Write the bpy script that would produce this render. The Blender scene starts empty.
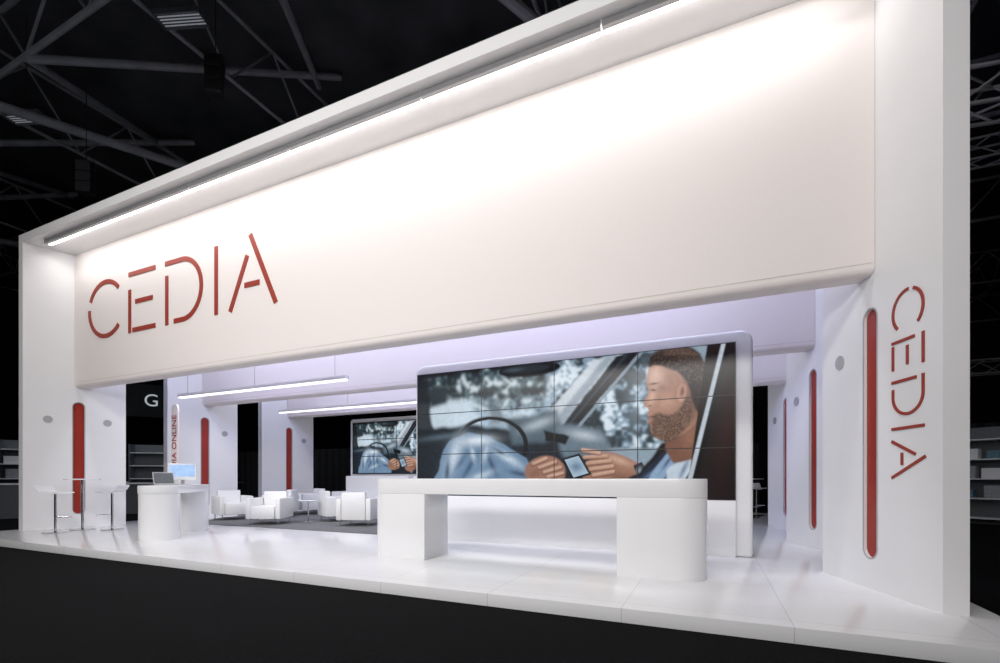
import bpy, bmesh, math, random
import numpy as np
from mathutils import Vector, Matrix
random.seed(4); np.random.seed(4)
SC=bpy.context.scene
COL=SC.collection
try:
    SC.view_settings.view_transform='Standard'
except Exception: pass

# ---------------------------------------------------------------- materials
def mat(name,c,rough=.5,metal=0,emit=None,es=0,noise=0.0,bump=0.0,scale=20,coat=0):
    m=bpy.data.materials.new(name); m.use_nodes=True
    nt=m.node_tree; b=nt.nodes['Principled BSDF']
    b.inputs['Base Color'].default_value=(*c,1); b.inputs['Roughness'].default_value=rough
    b.inputs['Metallic'].default_value=metal
    if coat: b.inputs['Coat Weight'].default_value=coat
    if emit: 
        b.inputs['Emission Color'].default_value=(*emit,1); b.inputs['Emission Strength'].default_value=es
    tc=nt.nodes.new('ShaderNodeTexCoord'); n=nt.nodes.new('ShaderNodeTexNoise')
    n.inputs['Scale'].default_value=scale; n.inputs['Detail'].default_value=4
    nt.links.new(tc.outputs['Object'],n.inputs['Vector'])
    if noise:
        r=nt.nodes.new('ShaderNodeValToRGB')
        r.color_ramp.elements[0].position=.3; r.color_ramp.elements[1].position=.7
        r.color_ramp.elements[0].color=(*[x*(1-noise) for x in c],1)
        r.color_ramp.elements[1].color=(*[min(1,x*(1+noise)) for x in c],1)
        nt.links.new(n.outputs['Fac'],r.inputs['Fac']); nt.links.new(r.outputs['Color'],b.inputs['Base Color'])
    if bump:
        bp=nt.nodes.new('ShaderNodeBump'); bp.inputs['Strength'].default_value=bump; bp.inputs['Distance'].default_value=.01
        nt.links.new(n.outputs['Fac'],bp.inputs['Height']); nt.links.new(bp.outputs['Normal'],b.inputs['Normal'])
    return m
M_white=mat('white_paint',(.82,.815,.82),.45,noise=.01,scale=3)
M_gloss=mat('white_lacquer',(.84,.84,.85),.22,noise=.01,scale=3,coat=.3)
M_fab=mat('tension_fabric',(.82,.76,.735),.85,noise=.01,bump=.05,scale=60)
M_red=mat('red_panel',(.31,.024,.013),.35,noise=.05,scale=4)
M_logo=mat('red_lettering',(.31,.032,.016),.5,noise=.03)
M_dark=mat('dark_metal',(.03,.03,.034),.4,metal=.3,noise=.1)
M_grille=mat('speaker_cloth',(.40,.40,.41),.7,noise=.15,scale=300)
M_chrome=mat('chrome',(.62,.63,.65),.12,metal=1,noise=.02)
M_leather=mat('white_leather',(.80,.80,.79),.4,bump=.1,noise=.02,scale=40)
M_black=mat('black_plastic',(.015,.015,.017),.35,noise=.1)
M_carpet=mat('black_carpet',(.0022,.0022,.0026),.95,noise=.7,bump=.6,scale=55)
M_carpet.node_tree.nodes['Principled BSDF'].inputs['Specular IOR Level'].default_value=.12
M_rug=mat('grey_carpet',(.15,.15,.155),.95,noise=.25,bump=.5,scale=60)
M_steel=mat('painted_steel',(.25,.25,.26),.6,noise=.15,scale=2)
M_roof=mat('roof_deck',(.05,.05,.053),.8,noise=.4,scale=.6)
M_hallwall=mat('hall_wall',(.02,.02,.023),.8,noise=.4,scale=.5)
M_drape=mat('black_drape',(.008,.008,.009),.9,noise=.4,scale=3)
M_led=mat('led_lens',(1,1,1),.4,emit=(1,.98,.96),es=5)
M_ledsoft=mat('led_lens_soft',(1,1,1),.4,emit=(1,1,1),es=1.5)
M_tube=mat('dim_tube',(1,1,1),.4,emit=(.9,.95,1),es=.10)
M_alu=mat('aluminium',(.45,.45,.46),.4,metal=.3,noise=.03)
M_grey=mat('grey_panel',(.12,.13,.14),.6,noise=.1)
M_signwhite=mat('sign_white',(.8,.8,.8),.5,emit=(.8,.85,.9),es=.3)
M_seam=mat('seam_thread',(.62,.56,.53),.8,noise=.05)
M_blue=mat('monitor_glow',(.1,.2,.4),.3,emit=(.42,.55,.72),es=.8,noise=.5,scale=9)
M_totem=mat('frosted_totem',(.80,.74,.73),.3,noise=.02)
M_box1=mat('product_box_teal',(.10,.22,.27),.5,noise=.2)
M_box2=mat('product_box_grey',(.35,.36,.38),.5,noise=.2)
def platform_mat():
    m=mat('gloss_floor_tile',(.8,.8,.81),.2,noise=.01,scale=2)
    nt=m.node_tree; b=nt.nodes['Principled BSDF']
    tc=nt.nodes.new('ShaderNodeTexCoord'); br=nt.nodes.new('ShaderNodeTexBrick')
    br.offset=0; br.inputs['Scale'].default_value=1
    br.inputs['Brick Width'].default_value=1.22; br.inputs['Row Height'].default_value=1.22
    br.inputs['Mortar Size'].default_value=.003
    br.inputs['Color1'].default_value=(.78,.78,.80,1); br.inputs['Color2'].default_value=(.80,.80,.81,1)
    br.inputs['Mortar'].default_value=(.55,.55,.57,1)
    nt.links.new(tc.outputs['Object'],br.inputs['Vector']); nt.links.new(br.outputs['Color'],b.inputs['Base Color'])
    n=nt.nodes.new('ShaderNodeTexNoise'); n.inputs['Scale'].default_value=1.3
    r=nt.nodes.new('ShaderNodeMapRange'); r.inputs['To Min'].default_value=.12; r.inputs['To Max'].default_value=.20
    nt.links.new(n.outputs['Fac'],r.inputs['Value']); nt.links.new(r.outputs['Result'],b.inputs['Roughness'])
    return m
M_plat=platform_mat()

# ---------------------------------------------------------------- helpers
def tag(o,label,cat,group=None):
    o['label']=label; o['category']=cat
    if group: o['group']=group
    return o
def wloc(p):
    v=Vector((0,0,0))
    while p is not None: v=v+p.location; p=p.parent
    return v
def empty(name,loc,label,cat,group=None,parent=None):
    e=bpy.data.objects.new(name,None); e.empty_display_size=.1; e.location=loc; COL.objects.link(e)
    if label: tag(e,label,cat,group)
    return e
def from_bm(name,bm,m,parent=None,origin=None,smooth=False):
    bmesh.ops.recalc_face_normals(bm,faces=bm.faces[:])
    if origin is None:
        if parent: origin=wloc(parent)
        else:
            xs=[v.co for v in bm.verts]
            origin=Vector(((min(v.x for v in xs)+max(v.x for v in xs))/2,(min(v.y for v in xs)+max(v.y for v in xs))/2,min(v.z for v in xs)))
    origin=Vector(origin)
    for v in bm.verts: v.co-=origin
    me=bpy.data.meshes.new(name); bm.to_mesh(me); bm.free()
    if smooth:
        for p in me.polygons: p.use_smooth=True
        try: me.set_sharp_from_angle(angle=math.radians(35))
        except Exception: pass
    me.materials.append(m)
    o=bpy.data.objects.new(name,me); COL.objects.link(o)
    if parent: o.parent=parent; o.location=origin-wloc(parent)
    else: o.location=origin
    return o
def add_prism(bm,pts,h0,h1,fn):
    a=[bm.verts.new(fn(p,h0)) for p in pts]; b=[bm.verts.new(fn(p,h1)) for p in pts]
    bm.faces.new(a[::-1]); bm.faces.new(b); n=len(pts)
    for i in range(n): bm.faces.new((a[i],a[(i+1)%n],b[(i+1)%n],b[i]))
FXY=lambda p,h:Vector((p[0],p[1],h))
FXZ=lambda p,h:Vector((p[0],h,p[1]))
def do_bevel(bm,w,ang=40,seg=2):
    ed=[e for e in bm.edges if len(e.link_faces)==2 and e.calc_face_angle(0)>math.radians(ang)]
    bmesh.ops.bevel(bm,geom=ed,offset=w,segments=seg,affect='EDGES',profile=.6)
def prism(name,pts,h0,h1,m,parent=None,fn=FXY,bevel=0,smooth=True,origin=None,seg=2):
    bm=bmesh.new(); add_prism(bm,pts,h0,h1,fn)
    bmesh.ops.recalc_face_normals(bm,faces=bm.faces[:])
    if bevel: do_bevel(bm,bevel,seg=seg)
    return from_bm(name,bm,m,parent,origin,smooth)
def box(name,x0,x1,y0,y1,z0,z1,m,parent=None,bevel=0,seg=2):
    return prism(name,[(x0,y0),(x1,y0),(x1,y1),(x0,y1)],z0,z1,m,parent,bevel=bevel,smooth=bevel>0,seg=seg)
def add_cyl(bm,p0,p1,r0,r1=None,n=12):
    p0=Vector(p0);p1=Vector(p1); r1=r0 if r1 is None else r1
    d=(p1-p0).normalized(); u=d.orthogonal().normalized(); w=d.cross(u)
    A=[bm.verts.new(p0+(u*math.cos(t)+w*math.sin(t))*r0) for t in [2*math.pi*i/n for i in range(n)]]
    B=[bm.verts.new(p1+(u*math.cos(t)+w*math.sin(t))*r1) for t in [2*math.pi*i/n for i in range(n)]]
    bm.faces.new(A[::-1]); bm.faces.new(B)
    for i in range(n): bm.faces.new((A[i],A[(i+1)%n],B[(i+1)%n],B[i]))
def cyl(name,p0,p1,r,m,parent=None,n=24,r1=None,bevel=0):
    bm=bmesh.new(); add_cyl(bm,p0,p1,r,r1,n)
    if bevel:
        bmesh.ops.recalc_face_normals(bm,faces=bm.faces[:]); do_bevel(bm,bevel,60)
    return from_bm(name,bm,m,parent,None,True)
def lathe(name,prof,m,parent,c=(0,0),n=32):
    bm=bmesh.new(); rings=[]
    for r,z in prof:
        rings.append([bm.verts.new((c[0]+r*math.cos(2*math.pi*i/n),c[1]+r*math.sin(2*math.pi*i/n),z)) for i in range(n)])
    for a,b in zip(rings,rings[1:]):
        for i in range(n): bm.faces.new((a[i],a[(i+1)%n],b[(i+1)%n],b[i]))
    bm.faces.new(rings[0]); bm.faces.new(rings[-1])
    return from_bm(name,bm,m,parent,None,True)
def rrect(x0,x1,y0,y1,r):   # r = radii for (x0y0, x1y0, x1y1, x0y1)
    out=[]
    for (cx,cy,sx,sy,rr,a0) in [(x0,y0,1,1,r[0],180),(x1,y0,-1,1,r[1],270),(x1,y1,-1,-1,r[2],0),(x0,y1,1,-1,r[3],90)]:
        if rr<=0: out.append((cx,cy)); continue
        ox,oy=cx+sx*rr,cy+sy*rr
        for i in range(11):
            a=math.radians(a0+90*i/10); out.append((ox+rr*math.cos(a),oy+rr*math.sin(a)))
    return out
def stadium(cx,z0,z1,w,n=12):
    r=w/2; out=[]
    for i in range(n+1):
        a=math.pi*i/n; out.append((cx+r*math.cos(a),z1-r+r*math.sin(a)))
    for i in range(n+1):
        a=math.pi+math.pi*i/n; out.append((cx+r*math.cos(a),z0+r+r*math.sin(a)))
    return out
def copy_tree(root,loc,rz=0):
    r=root.copy(); COL.objects.link(r); r.location=loc; r.rotation_euler=(0,0,rz)
    def rec(src,dst):
        for c in src.children:
            k=c.copy(); k.parent=dst; COL.objects.link(k); rec(c,k)
    rec(root,r); return r
def area(name,loc,target,sx,sy,power,color=(1,1,1),spread=180):
    l=bpy.data.lights.new(name,'AREA'); l.shape='RECTANGLE'; l.size=sx; l.size_y=sy; l.energy=power; l.color=color
    l.spread=math.radians(spread)
    o=bpy.data.objects.new(name,l); o.location=loc
    o.rotation_euler=(Vector(target)-Vector(loc)).to_track_quat('-Z','Y').to_euler(); COL.objects.link(o); return o

# ---------------------------------------------------------------- room
FZ=-.12
def struct(o): o['kind']='structure'; return o
struct(box('floor',-48,26,-9,52,FZ-.2,FZ,M_carpet))
struct(box('ceiling',-48,26,-9,52,15.5,15.7,M_roof))
struct(box('wall_back',-48,26,52,52.3,FZ,15.5,M_hallwall))
struct(box('wall_left',-48.3,-48,-9,52,FZ,15.5,M_hallwall))
struct(box('wall_right',26,26.3,-9,52,FZ,15.5,M_hallwall))
struct(box('wall_front',-48,26,-9.3,-9,FZ,15.5,M_hallwall))

CX=-5.55
plat=box('exhibit_platform',CX-7.6,CX+7.6,3.95,16.5,FZ,0,M_plat,bevel=.006)
tag(plat,'raised glossy white tiled floor platform on black carpet','platform')

# ---------------------------------------------------------------- pylons
Y0=4.81; D=Vector((-.303,.953)); 
def mir(x,side): return x if side>0 else 2*CX-x
def fp(s,t,z,side,dy):   # s along face, t outward from inner face
    x=1.67+D.x*s+.953*t; y=Y0+dy+D.y*s+.303*t
    return Vector((mir(x,side),y,z))
FL=1.668
def logo_letters():
    def arc(cx,cz,rx,rz,a0,a1,n=26):
        return [(cx+rx*math.cos(math.radians(a0+(a1-a0)*i/n)),cz+rz*math.sin(math.radians(a0+(a1-a0)*i/n))) for i in range(n+1)]
    C=[arc(.65,.605,.60,.555,42,158),arc(.65,.605,.60,.555,176,318)]
    E=[[(1.475,.0),(1.475,.86)],[(1.57,.05),(2.30,.05)],[(1.66,.60),(2.22,.60)],[(1.44,1.16),(2.30,1.16)]]
    Dd=[[(2.65,.0),(2.65,.93)],[(2.60,1.16),(3.10,1.16)]+arc(3.10,.605,.54,.555,85,-85)+[(2.86,.05)]]
    I=[[(4.04,0),(4.04,1.21)]]
    A=[[(4.90,1.24),(5.50,0)],[(4.40,0),(4.83,.90)],[(4.76,.40),(5.12,.40)]]
    return [C,E,Dd,I,A]
def ribbon(bm,pl,w,fn,h0,h1):
    L=[];R=[];n=len(pl)
    for i,p in enumerate(pl):
        a=pl[max(0,i-1)]; b=pl[min(n-1,i+1)]
        dx,dz=b[0]-a[0],b[1]-a[1]; l=math.hypot(dx,dz); nx,nz=-dz/l,dx/l
        L.append((p[0]+nx*w/2,p[1]+nz*w/2)); R.append((p[0]-nx*w/2,p[1]-nz*w/2))
    def V(p,h): return bm.verts.new(fn(p,h))
    l0=[V(p,h0) for p in L]; r0=[V(p,h0) for p in R]; l1=[V(p,h1) for p in L]; r1=[V(p,h1) for p in R]
    for i in range(n-1):
        for q in ((l0[i],l0[i+1],r0[i+1],r0[i]),(l1[i],r1[i],r1[i+1],l1[i+1]),(l0[i],l1[i],l1[i+1],l0[i+1]),(r0[i],r0[i+1],r1[i+1],r1[i])):
            bm.faces.new(q)
    bm.faces.new((l0[0],r0[0],r1[0],l1[0])); bm.faces.new((l0[-1],l1[-1],r1[-1],r0[-1]))
def pylon(side,dy,label,circles,text=False,H=5.868):
    base=fp(FL/2,.08,0,side,dy)
    e=empty('pylon',base,label,'pylon','tall white pylons')
    pl=[(1.67,Y0+dy),(1.83,Y0+dy),(1.83+D.x*FL,Y0+dy+D.y*FL),(1.67+D.x*FL,Y0+dy+D.y*FL)]
    pl=[(mir(x,side),y) for x,y in pl]
    body=prism('body',pl,0,H,M_white,e)
    def f(p,h): return fp(p[0],h,p[1],side,dy)
    cut=prism('cutter',stadium(.856,.30,2.70,.185),-.05,.06,M_white,None,fn=f,origin=(0,0,0),smooth=False)
    md=body.modifiers.new('b','BOOLEAN'); md.object=cut; md.operation='DIFFERENCE'; md.solver='EXACT'
    bpy.context.view_layer.update()
    dg=bpy.context.evaluated_depsgraph_get(); me=bpy.data.meshes.new_from_object(body.evaluated_get(dg))
    body.modifiers.clear()
    if len(me.polygons)>8: body.data=me
    bpy.data.objects.remove(cut)
    prism('slot_panel',stadium(.856,.302,2.698,.181),.025,.058,M_red,e,fn=f)
    bm=bmesh.new(); o=stadium(.856,.285,2.715,.215); i_=stadium(.856,.30,2.70,.185); n=len(o)
    vo=[bm.verts.new(f(p,-.004)) for p in o]; vi=[bm.verts.new(f(p,-.004)) for p in i_]
    for k in range(n): bm.faces.new((vo[k],vo[(k+1)%n],vi[(k+1)%n],vi[k]))
    vo2=[bm.verts.new(f(p,.0)) for p in o]
    for k in range(n): bm.faces.new((vo[k],vo2[k],vo2[(k+1)%n],vo[(k+1)%n]))
    r=from_bm('slot_trim',bm,M_grille,e); r['label']='thin grey metal slot rim'
    for s in circles:
        pts=[(s+.075*math.cos(2*math.pi*k/28),2.30+.075*math.sin(2*math.pi*k/28)) for k in range(28)]
        prism('speaker_grille',pts,-.008,0,M_grille,e,fn=f)
    if text:
        def g(p,h): return fp(.56-p[1]*.314,h,2.72-p[0]*.30,side,dy)
        for strokes in logo_letters():
            bm=bmesh.new()
            for pl_ in strokes: ribbon(bm,pl_,.085,g,-.008,0)
            from_bm('letter',bm,M_logo,e)
    return e
pylon(1,0,'tall white pylon with red slot and vertical red lettering',[1.34],True)
pylon(-1,0,'tall white pylon with red slot beside the bar table',[.37,1.34])
PIT=2.8
for k in (1,2):
    pylon(1,PIT*k,'white inner pylon with recessed red slot and round speaker',[1.34])
    pylon(-1,PIT*k,'white inner pylon with recessed red slot and round speaker',[1.34])

# canopy beam
def inx(y,dy=0): return 1.67-.318*(y-Y0-dy)
pts=[(2*CX-1.83,Y0),(1.83,Y0),(1.83+D.x*FL,Y0+D.y*FL),(2*CX-1.83-D.x*FL,Y0+D.y*FL)]
cb=prism('canopy_beam',pts,5.87,6.03,M_white); tag(cb,'long white canopy slab spanning the front pylons','beam')

# header panels
def header(dy,label,letters=False):
    yf=5.56+dy; yb=yf+.26; zb=3.02; zt=5.868
    e=empty('header_panel',(CX,yf+.13,zb),label,'header panel','fabric header panels')
    prof=[(yf,zt)]+[(yf+.07-.07*math.cos(math.radians(a)),zb+.07-.07*math.sin(math.radians(a))) for a in range(0,91,10)]+[(yb-.03,zb),(yb,zb+.03),(yb,zt)]
    bm=bmesh.new()
    R=[bm.verts.new((inx(y,dy)-.004,y,z)) for y,z in prof]; L=[bm.verts.new((2*CX-inx(y,dy)+.004,y,z)) for y,z in prof]
    bm.faces.new(R); bm.faces.new(L[::-1]); n=len(prof)
    for i in range(n): bm.faces.new((R[i],L[i],L[(i+1)%n],R[(i+1)%n]))
    from_bm('fabric_skin',bm,M_fab,e,None,True)
    x1=inx(yf,dy)-.02
    box('hem_seam',2*CX-x1,x1,yf-.003,yf,zb+.10,zb+.108,M_seam,e)
    if letters:
        def g(p,h): return Vector((-11.99+p[0],yf-h,3.94+p[1]))
        for st in logo_letters():
            bm=bmesh.new()
            for pl_ in st: ribbon(bm,pl_,.088,g,.0,.012)
            from_bm('letter',bm,M_logo,e)
header(0,'cream fabric header with large red stencil lettering',True)
header(PIT,'cream fabric header panel washed in lavender light')
header(2*PIT,'cream fabric header panel at the rear pylons')

# soffit strip lights
nseg=6; L0=-12.3; L1=1.2; w=(L1-L0)/nseg
for i in range(nseg):
    a=L0+i*w+.01; b=a+w-.02
    e=empty('linear_light',((a+b)/2,5.0,5.87),'slim aluminium linear wash light under canopy soffit','light','soffit wash lights')
    box('housing',a,b,4.95,5.0,5.80,5.87,M_alu,e)
    box('lens',a+.03,b-.03,5.0,5.055,5.80,5.86,M_led,e)

# ---------------------------------------------------------------- main counter
e=empty('reception_counter',(-2.1,5.5,0),'long white bridge counter with rounded ends and solid legs','counter')
cy0,cy1=5.19,5.79; cxl,cxr=-4.29,-.03; R_=.28
prism('counter_top',rrect(cxl,cxr,cy0,cy1,[R_]*4),.862,1.062,M_gloss,e,bevel=.008)
prism('leg',rrect(cxl,cxl+.90,cy0,cy1,[R_,0,0,R_]),0,.8615,M_gloss,e,bevel=.003)
prism('leg',rrect(cxr-.90,cxr,cy0,cy1,[0,R_,R_,0]),0,.8615,M_gloss,e,bevel=.003)

# ---------------------------------------------------------------- video image painting
def S(c): return np.array([((x/255)/12.92 if x<=10 else (((x/255)+.055)/1.055)**2.4) for x in c])
def paint(nu,nv):
    u,v=np.meshgrid(np.linspace(0,1,nu),np.linspace(0,1,nv))
    X=-4.77+5.07*u; Z=2.90-2.13*v; Y=7.12
    xc=.9132*X+.4074*Y; zc=-.4074*X+.9132*Y
    px=500+472*xc/zc; py=478-472*(Z-1.07)/zc
    def noise(sx,seed):
        rs=np.random.RandomState(seed); g=rs.rand(int(sx*.42)+3,sx+3)
        gu=u*sx; gv=v*sx*.42; iu=gu.astype(int);iv=gv.astype(int);fu=gu-iu;fv=gv-iv
        fu=fu*fu*(3-2*fu);fv=fv*fv*(3-2*fv)
        return (g[iv,iu]*(1-fu)+g[iv,iu+1]*fu)*(1-fv)+(g[iv+1,iu]*(1-fu)+g[iv+1,iu+1]*fu)*fv
    n1=noise(24,1);n2=noise(60,2);n3=noise(120,3);n4=noise(12,5);n5=noise(260,6)
    wx=(noise(30,11)-.5)*4; wy=(noise(30,12)-.5)*4
    qx=px+wx; qy=py+wy
    def poly(P,warp=True):
        X_=qx if warp else px; Y_=qy if warp else py
        ins=np.zeros(px.shape,bool); n=len(P)
        for i in range(n):
            x1,y1=P[i];x2,y2=P[(i+1)%n]
            if y1==y2: continue
            c=((y1>Y_)!=(y2>Y_))&(X_<(x2-x1)*(Y_-y1)/(y2-y1)+x1); ins^=c
        return ins.astype(float)
    def smooth(P,it=3):
        for _ in range(it):
            Q=[]
            for i in range(len(P)):
                a=P[i];b=P[(i+1)%len(P)]
                Q+=[(a[0]*.75+b[0]*.25,a[1]*.75+b[1]*.25),(a[0]*.25+b[0]*.75,a[1]*.25+b[1]*.75)]
            P=Q
        return P
    def ell(cx,cy,rx,ry,rot=0):
        a=math.radians(rot); dx=px-cx;dy=py-cy
        X_=dx*math.cos(a)+dy*math.sin(a); Y_=-dx*math.sin(a)+dy*math.cos(a)
        return (X_**2/rx**2+Y_**2/ry**2<1).astype(float)
    def gau(cx,cy,rx,ry,rot=0):
        a=math.radians(rot); dx=px-cx;dy=py-cy
        X_=dx*math.cos(a)+dy*math.sin(a); Y_=-dx*math.sin(a)+dy*math.cos(a)
        return np.exp(-(X_**2/rx**2+Y_**2/ry**2))
    def blur(m,k):
        for ax in (0,1):
            for _ in range(2):
                p=np.pad(m,[(k,k) if a==ax else (0,0) for a in range(m.ndim)],mode='edge')
                c=np.cumsum(p,axis=ax); 
                z=np.zeros_like(np.take(c,[0],axis=ax)); c=np.concatenate([z,c],axis=ax)
                n=m.shape[ax]
                m=(np.take(c,range(2*k+1,2*k+1+n),axis=ax)-np.take(c,range(0,n),axis=ax))/(2*k+1)
        return m
    img=np.zeros(px.shape+(3,))+S((140,158,172))
    def lay(mask,c,k=1,op=1.):
        nonlocal img
        m=blur(mask,k) if k else mask
        m=np.clip(m,0,1)[...,None]
        img=img*(1-m*op)+S(c)*m*op
    def fingers(L,w,dark,mid,light):
        for (x0,y0,x1,y1) in L:
            def dd(ox,oy):
                t=np.clip(((px-ox-x0)*(x1-x0)+(py-oy-y0)*(y1-y0))/((x1-x0)**2+(y1-y0)**2),0,1)
                return np.hypot(px-ox-(x0+t*(x1-x0)),py-oy-(y0+t*(y1-y0)))
            d=dd(0,.6); lay(np.clip((w+.9-d)/1.2,0,1),dark,0,.55)
            d=dd(0,0); lay(np.clip((w-d)/.9,0,1),mid,0,1)
            d=dd(0,-w*.35); lay(np.exp(-(d/(w*.6))**2),light,0,.55)
    fol=(n1*.35+n2*.35+n3*.3)
    # blurred street seen through glass
    lay(poly([(415,400),(560,395),(560,450),(415,455)]),(164,186,204),9)
    lay(poly([(415,370),(548,350),(548,396),(415,404)]),(58,74,82),6)
    lay(((fol>.48)*(py<410)*(px<545)).astype(float),(92,114,118),4,.8)
    lay(((fol<.43)*(py<412)*(px<545)).astype(float),(24,34,37),4,.85)
    lay(((fol>.61)*(py<425)*(px<560)).astype(float),(212,225,234),4,.8)
    lay(poly([(420,405),(472,398),(484,424),(420,436)]),(200,216,228),8)
    lay(poly([(430,390),(448,387),(448,404),(430,408)]),(40,50,58),6)
    lay(poly([(416,372),(428,371),(434,440),(416,446)]),(22,28,34),4,.95)
    lay(poly([(486,398),(500,396),(506,424),(492,426)]),(70,88,100),6,.7)
    # roof lining
    lay(poly([(415,355),(640,335),(648,350),(600,357),(548,363),(415,380)]),(16,18,21),3)
    # side window foliage
    lay(poly([(572,372),(650,350),(656,448),(545,448)]),(70,90,102),4)
    W=(px>552)*(px<660)*(py<448)
    lay(((fol>.49)*W).astype(float),(140,166,186),3,.8)
    lay(((fol<.44)*W).astype(float),(22,33,37),3,.9)
    lay(((fol>.60)*W).astype(float),(222,234,243),3,.9)
    lay(gau(640,400,14,40,10),(180,198,214),0,.3)
    # windscreen pillar
    lay(poly([(594,360),(616,356),(546,446),(520,446)],0),(206,215,224),3)
    lay(poly([(606,357),(616,356),(546,446),(534,446)],0),(138,152,166),4,.8)
    lay(poly([(617,356),(642,350),(566,440),(548,446)],0),(22,25,30),2)
    lay(poly([(641,351),(645,351),(570,440),(566,440)],0),(140,154,166),1,.9)
    lay(poly([(626,355),(629,354),(556,443),(553,443)],0),(62,70,80),2,.8)
    # mirror
    lay(ell(530,369,31,8,-6),(9,11,13),2)
    lay(poly([(536,350),(543,349),(540,366),(532,366)],0),(12,13,15),2)
    lay(ell(526,369.5,24,4.0,-6),(32,40,46),2)
    lay(gau(515,370,8,2,-6),(80,94,104),0,.7)
    # dash and steering wheel
    lay(poly([(415,432),(470,424),(560,436),(604,452),(604,510),(415,510)]),(28,35,42),5)
    lay(poly([(508,420),(556,410),(566,438),(514,446)]),(80,98,110),6)
    lay(gau(540,424,18,5,-20),(206,218,228),0,.6)
    lay(gau(444,437,24,3,-8),(90,108,122),0,.7)
    ring=np.clip(ell(492,446,37,30,0)-ell(492,446,32.5,26,0),0,1)
    lay(ring,(12,15,18),1)
    lay(np.clip(ell(492,445.3,36.6,29.6)-ell(492,445.7,35.6,28.6),0,1)*gau(478,418,26,14),(150,166,178),0,.7)
    lay(ell(494,449,10,9),(22,27,32),2)
    lay(poly([(556,424),(602,430),(612,458),(562,458)]),(104,122,136),6)
    lay(gau(585,436,16,5,10),(208,219,229),0,.7)
    lay(poly([(545,430),(570,438),(567,447),(545,440)]),(16,18,21),2)
    # driver's denim shirt arm
    lay(poly(smooth([(434,490),(441,458),(452,438),(474,432),(496,439),(514,451),(534,463),(540,515),(434,515)],2)),(110,138,166),2)
    for (x,y,rx,ry,ro,c,op) in [(455,456,6,20,20,(206,220,234),.9),(478,441,16,5,-4,(220,231,241),.95),(492,464,2.6,14,-25,(50,68,94),.85),
                                (470,468,2.6,13,30,(52,74,104),.85),(508,458,16,4,32,(206,222,236),.9),(482,476,12,3.4,-20,(196,214,230),.8),(448,472,2.6,13,5,(46,66,94),.85),(520,474,11,2.6,12,(50,72,100),.85),(462,462,2.4,10,35,(70,94,124),.7),(500,452,8,2,28,(66,88,116),.8),(486,454,3,8,10,(206,222,236),.7),(474,455,2.4,7,-12,(210,226,238),.7)]:
        lay(gau(x,y,rx,ry,ro),c,0,op)
    lay((n5>.55)*gau(486,464,40,26),(86,112,140),1,.3)
    # resting hand on the wheel
    lay(poly(smooth([(524,470),(532,460),(546,455),(558,458),(567,468),(564,484),(530,486)],2),0),(156,116,98),2)
    fingers([(534,464,547,458.5),(540,468,556,462),(545,472.5,561,467.5),(549,477,563,473.5)],2.0,(96,62,50),(184,142,122),(220,184,164))
    lay(gau(536,474,7,4,-20),(120,82,68),0,.5)
    # hand with phone: palm with fingers wrapping
    lay(poly(smooth([(580,474),(590,458),(606,451),(626,456),(650,470),(664,492),(590,492)],2),0),(152,111,93),2)
    lay(gau(618,460,16,4,20),(206,168,148),0,.8)
    lay(gau(630,482,18,5,20),(92,60,50),0,.7)
    lay(poly([(562,459),(580,453.5),(592,474.5),(573,481)],0),(12,14,16),1)
    lay(poly([(565,460),(579,456),(589,473.5),(574,478)],0),(168,192,210),0)
    lay(gau(577,467,6,5),(84,114,144),0,.8)
    fingers([(607,456,585,457.5),(611,461,588,463.5),(613,466.5,591,469.5),(614,472,594,475.5)],2.2,(96,62,50),(180,138,118),(220,182,162))
    fingers([(600,453,583,450.5)],2.2,(96,62,50),(186,144,124),(224,188,168))
    lay(poly([(634,466),(642,462),(650,478),(640,482)],0),(24,26,30),1)
    lay(gau(640,471,3,4,20),(150,160,170),0,.8)
    # seat, torso
    lay(poly([(640,474),(660,444),(698,420),(710,343),(742,340),(742,508),(600,508),(612,490)]),(18,15,17),2)
    lay(poly([(610,490),(640,476),(662,452),(684,446),(702,470),(694,508),(608,508)]),(28,37,54),2)
    lay(gau(652,474,14,2.5,-35),(90,112,144),0,.8)
    lay(poly([(654,470),(668,452),(680,458),(666,480),(642,490)]),(140,166,196),2)
    lay(poly([(668,472),(690,450),(702,462),(692,490),(670,492)]),(196,210,225),2)
    lay(gau(684,470,2.4,12,25),(96,116,144),0,.8); lay(gau(668,462,1.8,10,35),(60,80,110),0,.8)
    # neck and head (turned away: cheek, ear and jaw)
    lay(poly([(664,425),(700,398),(708,440),(698,460),(674,464),(664,448)]),(122,84,68),2)
    lay(gau(690,436,7,14,10),(150,108,88),0,.6)
    headp=smooth([(651,360),(662,353),(684,351),(700,366),(706,392),(700,420),(688,432),(670,441),(657,440),(650,432),(651,426),(647,422),(649.5,417),(647,413),(650,410),(642,404),(647.5,397),(649,391),(646,384),(648,372)],2)
    head=blur(poly(headp,0),1)
    lay(head,(164,124,105),0)
    lay(head*gau(656,376,8,12),(220,185,167),0,.85)
    lay(head*gau(652,398,4,9,15),(212,172,152),0,.8)
    lay(head*gau(667,402,9,8),(194,150,130),0,.8)
    lay(head*gau(696,396,10,28),(92,60,48),0,.8)
    lay(head*gau(662,388,4,3),(116,80,68),0,.5)
    beard=blur(poly(smooth([(652,418),(658,413),(666,416),(674,414),(682,404),(687,396),(691,396),(694,412),(687,430),(670,442),(657,441),(650,433),(651,426)],1)),3)
    lay(beard,(92,68,56),0,.85)
    lay(beard*gau(660,432,7,5),(130,102,86),0,.6)
    lay(gau(653,417,4.5,1.2,-10),(80,58,48),0,.8)
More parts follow.
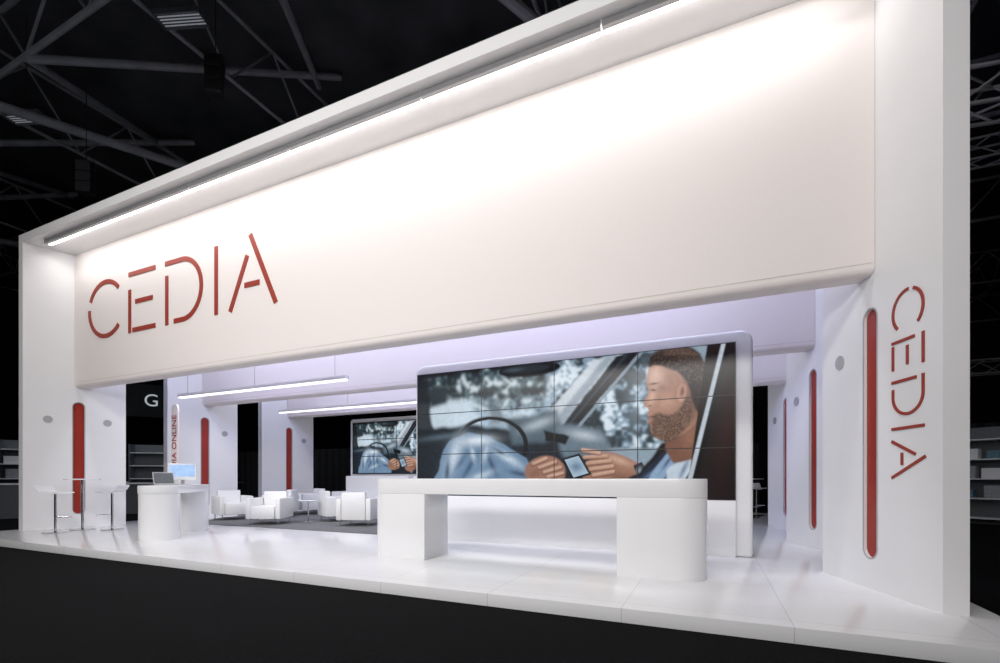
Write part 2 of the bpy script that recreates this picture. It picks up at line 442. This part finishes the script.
    hair=blur(poly(smooth([(646,368),(650,353),(668,346),(690,347),(705,357),(711,384),(707,412),(701,420),(694,404),(689,384),(682,379),(674,370),(658,365)],1)),2)
    lay(hair,(48,36,31),0)
    lay(hair*gau(680,352,22,5,8),(124,102,88),0,.65)
    lay(hair*gau(704,384,4,18),(86,66,56),0,.5)
    lay(hair*(n5>.55),(26,18,16),0,.4); lay(hair*(n5<.35)*(py<384),(108,88,76),0,.35)
    lay(beard*(n5>.6),(52,37,30),0,.4); lay(beard*(n5<.36),(146,116,98),0,.35)
    lay(ell(682,393,4.6,9.0,8),(186,140,120),1); lay(gau(682.6,392,2.0,5.2,8),(92,58,47),0,.9); lay(gau(681,400,2.4,2),(206,162,142),0,.7)
    lay(gau(654,384.2,5,1.0,-8),(62,44,37),0,.85)
    lay(gau(653.5,390.6,2.8,1.2),(50,38,33),0,.85)
    lay(gau(650,406,2.0,1.0),(96,62,52),0,.7)
    lay(gau(652.5,423.5,3.0,1.0),(124,76,66),0,.85)
    # door frame
    lay(poly([(708,342),(742,338),(742,508),(668,508),(690,472)],0),(25,12,11),1)
    lay(poly([(722,343),(726.5,342.5),(692.5,480),(684,508),(679,508),(690,472)],0),(184,193,203),1)
    lay(poly([(727,342),(732,342),(699,480),(690,508),(684,508),(694,476)],0),(8,7,8),1)
    lay(gau(728,430,10,40,10),(50,24,21),0,.6)
    g=.86+.16*n4+.10*(n3-.5)+.08*(n5-.5)
    img=img*g[...,None]
    return np.clip(img,0,1)
mv=bpy.data.materials.new('video_image'); mv.use_nodes=True
nt=mv.node_tree; b=nt.nodes['Principled BSDF']; b.inputs['Base Color'].default_value=(.01,.01,.01,1); b.inputs['Roughness'].default_value=.25
b.inputs['Specular IOR Level'].default_value=.25
at=nt.nodes.new('ShaderNodeAttribute'); at.attribute_name='Col'
nt.links.new(at.outputs['Color'],b.inputs['Emission Color']); b.inputs['Emission Strength'].default_value=1.0
def videowall_tiles(parent,x0,x1,z0,z1,y,img,nc=4,nr=3,gap=.0065):
    H,W,_=img.shape; tw=(x1-x0)/nc; th=(z1-z0)/nr
    cw=W//nc; ch=H//nr
    for r in range(nr):
        for c in range(nc):
            ax=x0+c*tw+gap; bx=x0+(c+1)*tw-gap; tz=z1-r*th-gap; bz=z1-(r+1)*th+gap
            sub=img[r*ch:(r+1)*ch,c*cw:(c+1)*cw]
            n=ch; m_=cw
            gx,gz=np.meshgrid(np.linspace(ax,bx,m_),np.linspace(tz,bz,n))
            co=np.stack([gx,np.full_like(gx,y),gz],-1).reshape(-1,3)-np.array(parent.location)
            idx=np.arange(n*m_).reshape(n,m_)
            q=np.stack([idx[:-1,:-1],idx[1:,:-1],idx[1:,1:],idx[:-1,1:]],-1).reshape(-1,4)
            me=bpy.data.meshes.new('screen'); me.vertices.add(len(co)); me.vertices.foreach_set('co',co.ravel())
            me.loops.add(q.size); me.loops.foreach_set('vertex_index',q.ravel())
            me.polygons.add(len(q)); me.polygons.foreach_set('loop_start',np.arange(0,q.size,4)); 
            me.update(calc_edges=True); me.validate()
            ca=me.color_attributes.new('Col','FLOAT_COLOR','POINT')
            ca.data.foreach_set('color',np.concatenate([sub.reshape(-1,3),np.ones((n*m_,1))],1).ravel())
            me.materials.append(mv)
            o=bpy.data.objects.new('screen',me); COL.objects.link(o); o.parent=parent
            o['label']='flat video panel showing man in car with phone'
img=paint(960,405)
vy=7.13
e=empty('video_wall',(-2.16,vy+.2,.001),'white rounded wall with tiled video screen of man in car','video wall')
prism('body',rrect(-4.84,.52,.001,3.07,[0,0,.16,.16]),vy,vy+.42,M_gloss,e,fn=FXZ,bevel=.05,seg=4)
box('lower_panel',-4.78,.31,vy-.05,vy-.0005,.001,.765,M_gloss,e,bevel=.004)
box('screen_bezel',-4.78,.31,vy-.04,vy-.0005,.768,2.905,M_black,e)
videowall_tiles(e,-4.77,.30,.775,2.90,vy-.0415,img)
e=empty('video_wall',(-8.9,12.1,.001),'smaller white video wall behind the lounge sofa','video wall')
prism('body',rrect(-10.75,-7.05,.001,2.98,[0,0,.1,.1]),12.1,12.45,M_gloss,e,fn=FXZ,bevel=.03)
box('screen_bezel',-10.63,-7.17,12.06,12.0995,1.2,2.86,M_black,e)
videowall_tiles(e,-10.61,-7.19,1.22,2.84,12.0585,img[::4,::4][:99,:240],gap=.01)

# ---------------------------------------------------------------- suspended lights
for y in (7.0,9.8):
    e=empty('pendant_light',(-8.8,y,2.95),'long slim white suspended linear light on thin cables','light','suspended linear lights')
    box('housing',-11.3,-6.3,y-.05,y+.05,2.95,3.02,M_white,e,bevel=.006)
    box('lens',-11.28,-6.32,y-.045,y+.045,2.925,2.9495,M_ledsoft,e)
    for x in (-11.0,-8.8,-6.6): cyl('cable',(x,y,3.02),(x,y,5.9),.006,M_chrome,e,n=6)

# ---------------------------------------------------------------- small desk
A=Vector((-8.77,5.10)); B=Vector((-9.70,6.25)); r=.31
e=empty('info_desk',(*((A+B)/2),0),'small white oval desk with drum leg, computer on top','desk')
ang=math.atan2((B-A).y,(B-A).x); pts=[]
for i in range(17): a=ang-math.pi/2+math.pi*i/16; pts.append((B.x+r*math.cos(a),B.y+r*math.sin(a)))
for i in range(17): a=ang+math.pi/2+math.pi*i/16; pts.append((A.x+r*math.cos(a),A.y+r*math.sin(a)))
prism('desk_top',pts,.80,.94,M_gloss,e,bevel=.008)
cyl('leg',(A.x,A.y,0),(A.x,A.y,.7995),.30,M_gloss,e,n=48)
cyl('leg',(B.x,B.y,0),(B.x,B.y,.7995),.30,M_gloss,e,n=48)
def local_thing(name,label,cat,group=None): return empty(name,(0,0,0),label,cat,group)
mo=local_thing('computer_monitor','white all-in-one computer with pale blue screen on desk','computer')
prism('screen_frame',rrect(-.23,.23,.09,.41,[.015]*4),-.015,.015,M_gloss,mo,fn=FXZ,bevel=.003)
box('display',-.205,.205,-.0175,-.0155,.155,.385,M_blue,mo)
box('stand_neck',-.03,.03,.016,.034,.01,.25,M_alu,mo)
box('stand_base',-.11,.11,-.07,.09,0,.009,M_alu,mo,bevel=.002)
mo.location=(-9.35,5.85,.941); mo.rotation_euler=(0,0,math.radians(50))
lp=local_thing('laptop_computer','open silver laptop on white desk','laptop')
box('keyboard_base',-.17,.17,-.12,.12,0,.016,M_alu,lp,bevel=.003)
bm=bmesh.new(); add_prism(bm,rrect(-.17,.17,0,.23,[.008]*4),0,.008,lambda p,h:Vector((p[0],.118+p[1]*.3+h,.0165+p[1]*.95)))
from_bm('lid',bm,M_alu,lp)
bm=bmesh.new(); add_prism(bm,[(-.155,.015),(.155,.015),(.155,.215),(-.155,.215)],-.003,-.001,lambda p,h:Vector((p[0],.118+p[1]*.3+h,.0165+p[1]*.95)))
from_bm('display',bm,M_grey,lp)
lp.location=(-9.10,5.42,.941); lp.rotation_euler=(0,0,math.radians(80))

# totem sign
e=empty('totem_sign',(-11.38,6.95,0),'slim pale totem sign with vertical red lettering','sign')
prism('panel',rrect(-11.5,-11.26,.03,2.78,[0,0,.11,.11]),6.94,6.97,M_totem,e,fn=FXZ,bevel=.004)
box('base_plate',-11.58,-11.18,6.80,7.10,0,.029,M_alu,e,bevel=.004)
def text_mesh(name,body,size,m,parent,mtx,ext=.004):
    cu=bpy.data.curves.new(name,'FONT'); cu.body=body; cu.size=size; cu.extrude=ext; cu.align_x='CENTER'; cu.align_y='CENTER'
    t=bpy.data.objects.new(name,cu); COL.objects.link(t); bpy.context.view_layer.update()
    me=bpy.data.meshes.new_from_object(t.evaluated_get(bpy.context.evaluated_depsgraph_get())); bpy.data.objects.remove(t)
    me.materials.clear(); me.materials.append(m); me.transform(mtx)
    o=bpy.data.objects.new(name,me); COL.objects.link(o)
    if parent: o.parent=parent; o.location=Vector((0,0,0))
    return o
mtx=Matrix.Translation((0,-.016,1.78))@Matrix.Rotation(math.radians(90),4,'X')@Matrix.Rotation(math.radians(90),4,'Z')
text_mesh('lettering','CEDIA ONLINE',.225,M_logo,e,mtx)

# ---------------------------------------------------------------- bar table and stools
t=local_thing('bar_table','round white high table on chrome pedestal','table','high bar tables')
lathe('table_top',[(.29,1.03),(.30,1.037),(.30,1.047),(.29,1.054)],M_gloss,t)
cyl('pole',(0,0,.02),(0,0,1.029),.025,M_chrome,t)
lathe('base',[(.22,0),(.22,.008),(.10,.014),(.03,.0195)],M_chrome,t)
t.location=(-12.0,5.46,0)
s=local_thing('bar_stool','chrome bar stool with thin curved white seat','stool','chrome bar stools')
lathe('base',[(.20,0),(.20,.008),(.08,.014),(.028,.0195)],M_chrome,s)
cyl('pole',(0,0,.02),(0,0,.755),.022,M_chrome,s)
bm=bmesh.new()
for a,bb in [((-.03,-.015,.30),(-.12,-.22,.30)),((.03,-.015,.30),(.12,-.22,.30)),((-.12,-.22,.30),(.12,-.22,.30))]: add_cyl(bm,a,bb,.009,None,8)
from_bm('footrest',bm,M_chrome,s,None,True)
prof=[(-.21,.755),(-.19,.775),(-.12,.772),(-.02,.768),(.08,.768),(.15,.785),(.19,.83),(.215,.88),(.23,.92)]
bm=bmesh.new(); ww=.20
rows=[]
for (y,z) in prof:
    rows.append([bm.verts.new((x*ww,y,z+.012*abs(x)**2)) for x in (-1,-.6,0,.6,1)])
for a_,b_ in zip(rows,rows[1:]):
    for i in range(4): bm.faces.new((a_[i],a_[i+1],b_[i+1],b_[i]))
seat=from_bm('seat',bm,M_gloss,s,None,True)
sm=seat.modifiers.new('s','SOLIDIFY'); sm.thickness=.016; sm.offset=1
s2=seat.modifiers.new('ss','SUBSURF'); s2.levels=1; s2.render_levels=2
s.location=(-11.80,4.93,0); s.rotation_euler=(0,0,math.radians(115))
copy_tree(s,(-11.37,5.68,0),math.radians(-60))
for (x,y,rz) in [(1.0,14.3,60),(.55,14.9,100),(1.2,15.3,20)]:
    copy_tree(s,(x,y,0),math.radians(rz))
copy_tree(t,(1.05,14.85,0))

# ---------------------------------------------------------------- lounge
rug=prism('area_rug',[(-11.15,7.2),(-5.3,7.2),(-5.3,11.75),(-12.0,11.75),(-12.0,8.6)],.0005,.012,M_rug); tag(rug,'flat grey carpet under the white lounge seating','rug')
c=local_thing('lounge_chair','white leather cube lounge chair with short chrome legs','armchair','white lounge chairs')
z0=.0125
box('seat',-.27,.27,-.38,.24,.13,.42,M_leather,c,bevel=.03)
box('backrest',-.27,.27,.245,.38,.13,.74,M_leather,c,bevel=.03)
for sx in (-1,1):
    box('armrest',min(sx*.275,sx*.39),max(sx*.275,sx*.39),-.36,.38,.13,.60,M_leather,c,bevel=.03)
for sx in (-1,1):
    for sy in (-1,1): cyl('leg',(sx*.32,sy*.30,0),(sx*.32,sy*.30,.135),.014,M_chrome,c,n=10)
c.location=(-9.36,7.85,z0); c.rotation_euler=(0,0,math.radians(25))
for x,y,rz in [(-10.75,9.35,-60),(-8.5,9.1,150),(-7.25,8.45,200),(-11.25,8.3,70),(-10.9,10.5,-20),(-6.9,9.9,190)]:
    copy_tree(c,(x,y,z0),math.radians(rz))
e=local_thing('lounge_sofa','long white high-backed leather sofa below video wall','sofa')
box('seat',-1.0,1.0,-.38,.22,.12,.44,M_leather,e,bevel=.03)
box('backrest',-1.15,1.15,.225,.40,.12,1.12,M_leather,e,bevel=.03)
for sx in (-1,1):
    box('armrest',min(sx*1.005,sx*1.15),max(sx*1.005,sx*1.15),-.38,.22,.12,.66,M_leather,e,bevel=.03)
    for sy in (-1,1): cyl('leg',(sx*1.05,sy*.28,0),(sx*1.05,sy*.28,.125),.015,M_chrome,e,n=10)
e.location=(-9.1,11.1,z0)
copy_tree(e,(-6.6,11.1,z0))
st=local_thing('side_table','small round white side table on chrome stem','table','lounge side tables')
lathe('table_top',[(.21,.50),(.22,.505),(.22,.515),(.21,.52)],M_gloss,st)
cyl('pole',(0,0,.015),(0,0,.499),.018,M_chrome,st)
lathe('base',[(.16,0),(.16,.006),(.02,.0145)],M_chrome,st)
st.location=(-8.9,8.55,z0); copy_tree(st,(-10.3,8.5,z0)); copy_tree(st,(-7.9,9.9,z0))

# ---------------------------------------------------------------- hall structure
def truss(p0,p1,depth,n,r=.07,label='grey steel roof truss under dark hall ceiling'):
    p0=Vector(p0);p1=Vector(p1); bm=bmesh.new(); up=Vector((0,0,depth))
    add_cyl(bm,p0,p1,r,None,8); add_cyl(bm,p0+up,p1+up,r,None,8)
    for i in range(n):
        a=p0.lerp(p1,i/n); b_=p0.lerp(p1,(i+.5)/n); c_=p0.lerp(p1,(i+1)/n)
        add_cyl(bm,a,b_+up,r*.55,None,6); add_cyl(bm,b_+up,c_,r*.55,None,6)
    o=from_bm('roof_truss',bm,M_steel); tag(o,label,'truss','roof trusses'); return o
for y in (6.5,13,20,28,37,46): truss((-47.5,y,12.6),(25.5,y,12.6),1.8,24,.075)
for x in (-40,-30,-21,-13,-4,6,16): truss((x,-8.5,12.9),(x,51.5,12.9),2.0,20,.06)
def strut(p0,p1,r):
    bm=bmesh.new(); add_cyl(bm,p0,p1,r,None,10); o=from_bm('roof_brace',bm,M_steel); tag(o,'diagonal grey steel roof brace tube','beam','roof braces')
for x in (-34,-25,-17,-8.5,1):
    for y in (6.5,20,37):
        strut((x,y,12.5),(x+5,y+6.5,15.3),.11); strut((x,y,12.5),(x-4.5,y+6.5,15.3),.11); 
for x in (-37,-24,-11): strut((x,-5,11.2),(x+16,30,13.0),.14)
def box_truss(p0,p1,w,n,r=.03):
    p0=Vector(p0);p1=Vector(p1); d=(p1-p0).normalized(); sd=d.cross(Vector((0,0,1))).normalized()*w; up=Vector((0,0,w))
    e=empty('lighting_truss',p0,'aluminium box lighting truss hanging in dark hall','truss','lighting trusses')
    bm=bmesh.new(); offs=[Vector((0,0,0)),sd,sd+up,up]
    for o_ in offs: add_cyl(bm,p0+o_,p1+o_,r,None,6)
    for i in range(n):
        a=p0.lerp(p1,i/n); c_=p0.lerp(p1,(i+1)/n)
        for k in range(4): add_cyl(bm,a+offs[k],c_+offs[(k+1)%4],r*.6,None,5)
    from_bm('frame',bm,M_steel,e)
    for f_ in (.1,.5,.9):
        q=p0.lerp(p1,f_); cyl('cable',q+up,(q.x,q.y,15.49),.012,M_dark,e,n=6)
box_truss((3,9,6.2),(22,12,6.2),.5,26); box_truss((4,16,9),(24,16,9),.5,26); box_truss((-40,16,9.5),(-16,16,9.5),.5,30); box_truss((-45,24,7),(-17,24,7),.5,30)
box_truss((5,24,5),(24,24,5),.5,26)
def louvre(x,y,z,rz):
    e=local_thing('ceiling_light','dim rectangular louvre light hanging from roof','light','hall ceiling lights')
    bm=bmesh.new()
    for (a,b_,c_,d) in [(-.6,.6,-.22,-.20),(-.6,.6,.20,.22),(-.6,-.58,-.2,.2),(.58,.6,-.2,.2)]:
        add_prism(bm,[(a,c_),(b_,c_),(b_,d),(a,d)],0,.12,FXY)
    add_prism(bm,[(-.6,-.22),(.6,-.22),(.6,.22),(-.6,.22)],.121,.14,FXY)
    from_bm('housing',bm,M_grey,e)
    for k in range(5): cyl('tube',(-.56,-.16+k*.08,.06),(.56,-.16+k*.08,.06),.014,M_tube,e,n=8)
    cyl('cable',(0,0,.14),(0,0,15.5-z-.01),.01,M_dark,e,n=6)
    e.location=(x,y,z); e.rotation_euler=(0,0,math.radians(rz)); return e
louvre(-12.2,7.6,12.6,20); louvre(-19.4,7.4,12.2,20); louvre(-24.5,14.5,12.2,20); louvre(8,16,12,0); louvre(-32,24,12.2,20)
def pa(x,y,z):
    e=local_thing('hanging_speaker','black loudspeaker box hanging from roof truss','speaker','hanging loudspeakers')
    for k in range(3): prism('cabinet',[(-.2,-.15),(.2,-.15),(.15,.17),(-.15,.17)],-k*.3,-k*.3+.29,M_black,e,bevel=.02)
    box('yoke',-.22,.22,-.03,.03,.291,.32,M_dark,e)
    cyl('cable',(0,0,.32),(0,0,12.7-z),.012,M_dark,e,n=6); e.location=(x,y,z); e.rotation_euler=(0,0,math.radians(30))
pa(-10.9,7.6,10.9); pa(-16.5,7.6,9.9); pa(-4.5,6.2,11.2); pa(-13.4,13.2,11)

# hanging aisle sign
e=empty('hanging_sign',(-23.75,13.45,3.9),'black hanging aisle banner with white letter','sign')
box('panel',-25.05,-22.45,13.43,13.47,3.9,5.4,M_drape,e)
for x in (-24.85,-22.65): cyl('cable',(x,13.45,5.4),(x,13.45,12.8),.01,M_dark,e,n=6)
text_mesh('lettering','G',.80,M_signwhite,e,Matrix.Translation((-.0,-.03,.75))@Matrix.Rotation(math.radians(90),4,'X'))
e.rotation_euler=(0,0,math.radians(50))

def stand(x,y,w,rz,mm,label):
    e=local_thing('exhibit_counter',label,'counter','neighbouring stand counters')
    box('top',-w/2,w/2,-.35,.35,.98,1.03,M_white if mm else M_grey,e,bevel=.005)
    box('body',-w/2+.05,w/2-.05,-.3,.3,0,.9795,M_grey if mm else M_black,e)
    e.location=(x,y,FZ); e.rotation_euler=(0,0,math.radians(rz))
stand(-17.8,9.6,2.4,20,True,'grey neighbouring stand counter with white top')
stand(-22,12.8,3,20,True,'grey neighbouring stand counter with white top')
stand(-17.6,12.2,2.0,20,False,'dark neighbouring stand counter')
stand(-19.0,6.9,2.0,60,True,'grey neighbouring stand counter with white top')
stand(7.5,10.5,2.5,-20,False,'dark neighbouring stand counter')
# display shelves of neighbouring stands
sh=local_thing('display_shelf','dark open shelf rack of a neighbouring stand','shelf','neighbouring display shelves')
for sx in (-1,1):
    box('side_panel',min(sx*1.0,sx*1.04),max(sx*1.0,sx*1.04),-.22,.22,0,2.5,M_grey,sh)
box('back_panel',-1.0,1.0,.19,.22,0,2.5,M_grey,sh)
for z in (.15,.65,1.15,1.65,2.15): box('shelf_board',-.999,.999,-.22,.189,z,z+.03,M_white,sh)
spots=[(6.7,15.8,-40),(8.6,14.2,-40),(-21.5,8.6,60),(-19.8,11.6,40)]
def place(x,y,rz,first=False):
    if first:
        sh.location=(x,y,FZ); sh.rotation_euler=(0,0,math.radians(rz))
    else: copy_tree(sh,(x,y,FZ),math.radians(rz))
for i,(x,y,rz) in enumerate(spots): place(x,y,rz,i==0)
k=0
for (x,y,rz) in spots[:1]+spots[2:3]:
    R=Matrix.Rotation(math.radians(rz),4,'Z')
    for z in (.68,1.18,1.68):
        for dx in (-.7,-.2,.35,.75):
            w_=.12+.05*((k*7)%3); h_=.2+.06*((k*5)%3)
            b_=box('product_box',-w_,w_,-.1,.1,0,h_,(M_box1,M_box2,M_white)[k%3],None,bevel=.006)
            p=R@Vector((dx,-.03,0)); b_.location=(x+p.x,y+p.y,FZ+z+.001); b_.rotation_euler=(0,0,math.radians(rz))
            tag(b_,('teal','grey','white')[k%3]+' carton box on a display shelf','box','cartons on display shelves'); k+=1
def drape(x0,x1,y,h,label='black pipe-and-drape partition in dark hall'):
    bm=bmesh.new(); n=int((x1-x0)/.12); a=[]
    for i in range(n+1):
        x=x0+(x1-x0)*i/n; yy=y+.05*math.sin(i*1.6); a.append((bm.verts.new((x,yy,FZ)),bm.verts.new((x,yy,h))))
    for p,q in zip(a,a[1:]): bm.faces.new((p[0],q[0],q[1],p[1]))
    o=from_bm('drape_partition',bm,M_hallwall,None,None,True); tag(o,label,'partition','drape partitions')
drape(-40,-15,19,2.6); drape(3.5,22,22,3.0); drape(-14,2,24,2.6)

# ---------------------------------------------------------------- lights
area('soffit_wash',(CX,5.10,5.76),(CX,5.45,4.9),13.6,.05,56,(1,.99,.98))
area('front_wash',(-4.5,-2.5,9.5),(-5.2,6,1.8),12,1.2,300,(1,.975,.965),110)
area('front_wash_low',(-4.5,-5.5,5.6),(-4.8,6,1.2),12,1.2,250,(1,.98,.975),90)
for i,y in enumerate((6.9,9.75)):
    area('lavender_glow',(CX,y-.55,4.75),(CX,y+1.5,3.9),13,.3,105,(.42,.47,1))
    area('interior_down',(CX,y,5.7),(CX,y,0),13,.6,150,(.90,.93,1))
area('rear_down',(CX,13.5,5.7),(CX,13.5,0),13,.6,110,(.95,.95,1))
area('lounge_fill',(-9,7.0,2.91),(-9,7.0,0),4.8,.06,18,(1,1,1))
area('hall_glow',(-18,5,9),(-22,16,14),12,12,48,(.85,.9,1))
area('hall_glow_side',(9,8,8),(12,20,9),8,8,18,(.8,.88,1))
area('hall_floor_glow',(-20,8,7),(-20.5,10,0),8,4,110,(.8,.9,1))
area('neighbour_glow',(5.5,12,5.5),(7,16,1),3,2,16,(.75,.87,1))
w=bpy.data.worlds.new('hall'); w.use_nodes=True; w.node_tree.nodes['Background'].inputs[0].default_value=(.5,.55,.65,1)
w.node_tree.nodes['Background'].inputs[1].default_value=.01; SC.world=w

# ---------------------------------------------------------------- camera
cam=bpy.data.cameras.new('camera'); cam.sensor_width=36; cam.lens=472/1000*36; cam.shift_y=.1465
co=bpy.data.objects.new('camera',cam); co.location=(0,0,1.07); co.rotation_euler=(math.radians(90),0,math.radians(24.04)); COL.objects.link(co)
cam.clip_end=200
SC.camera=co
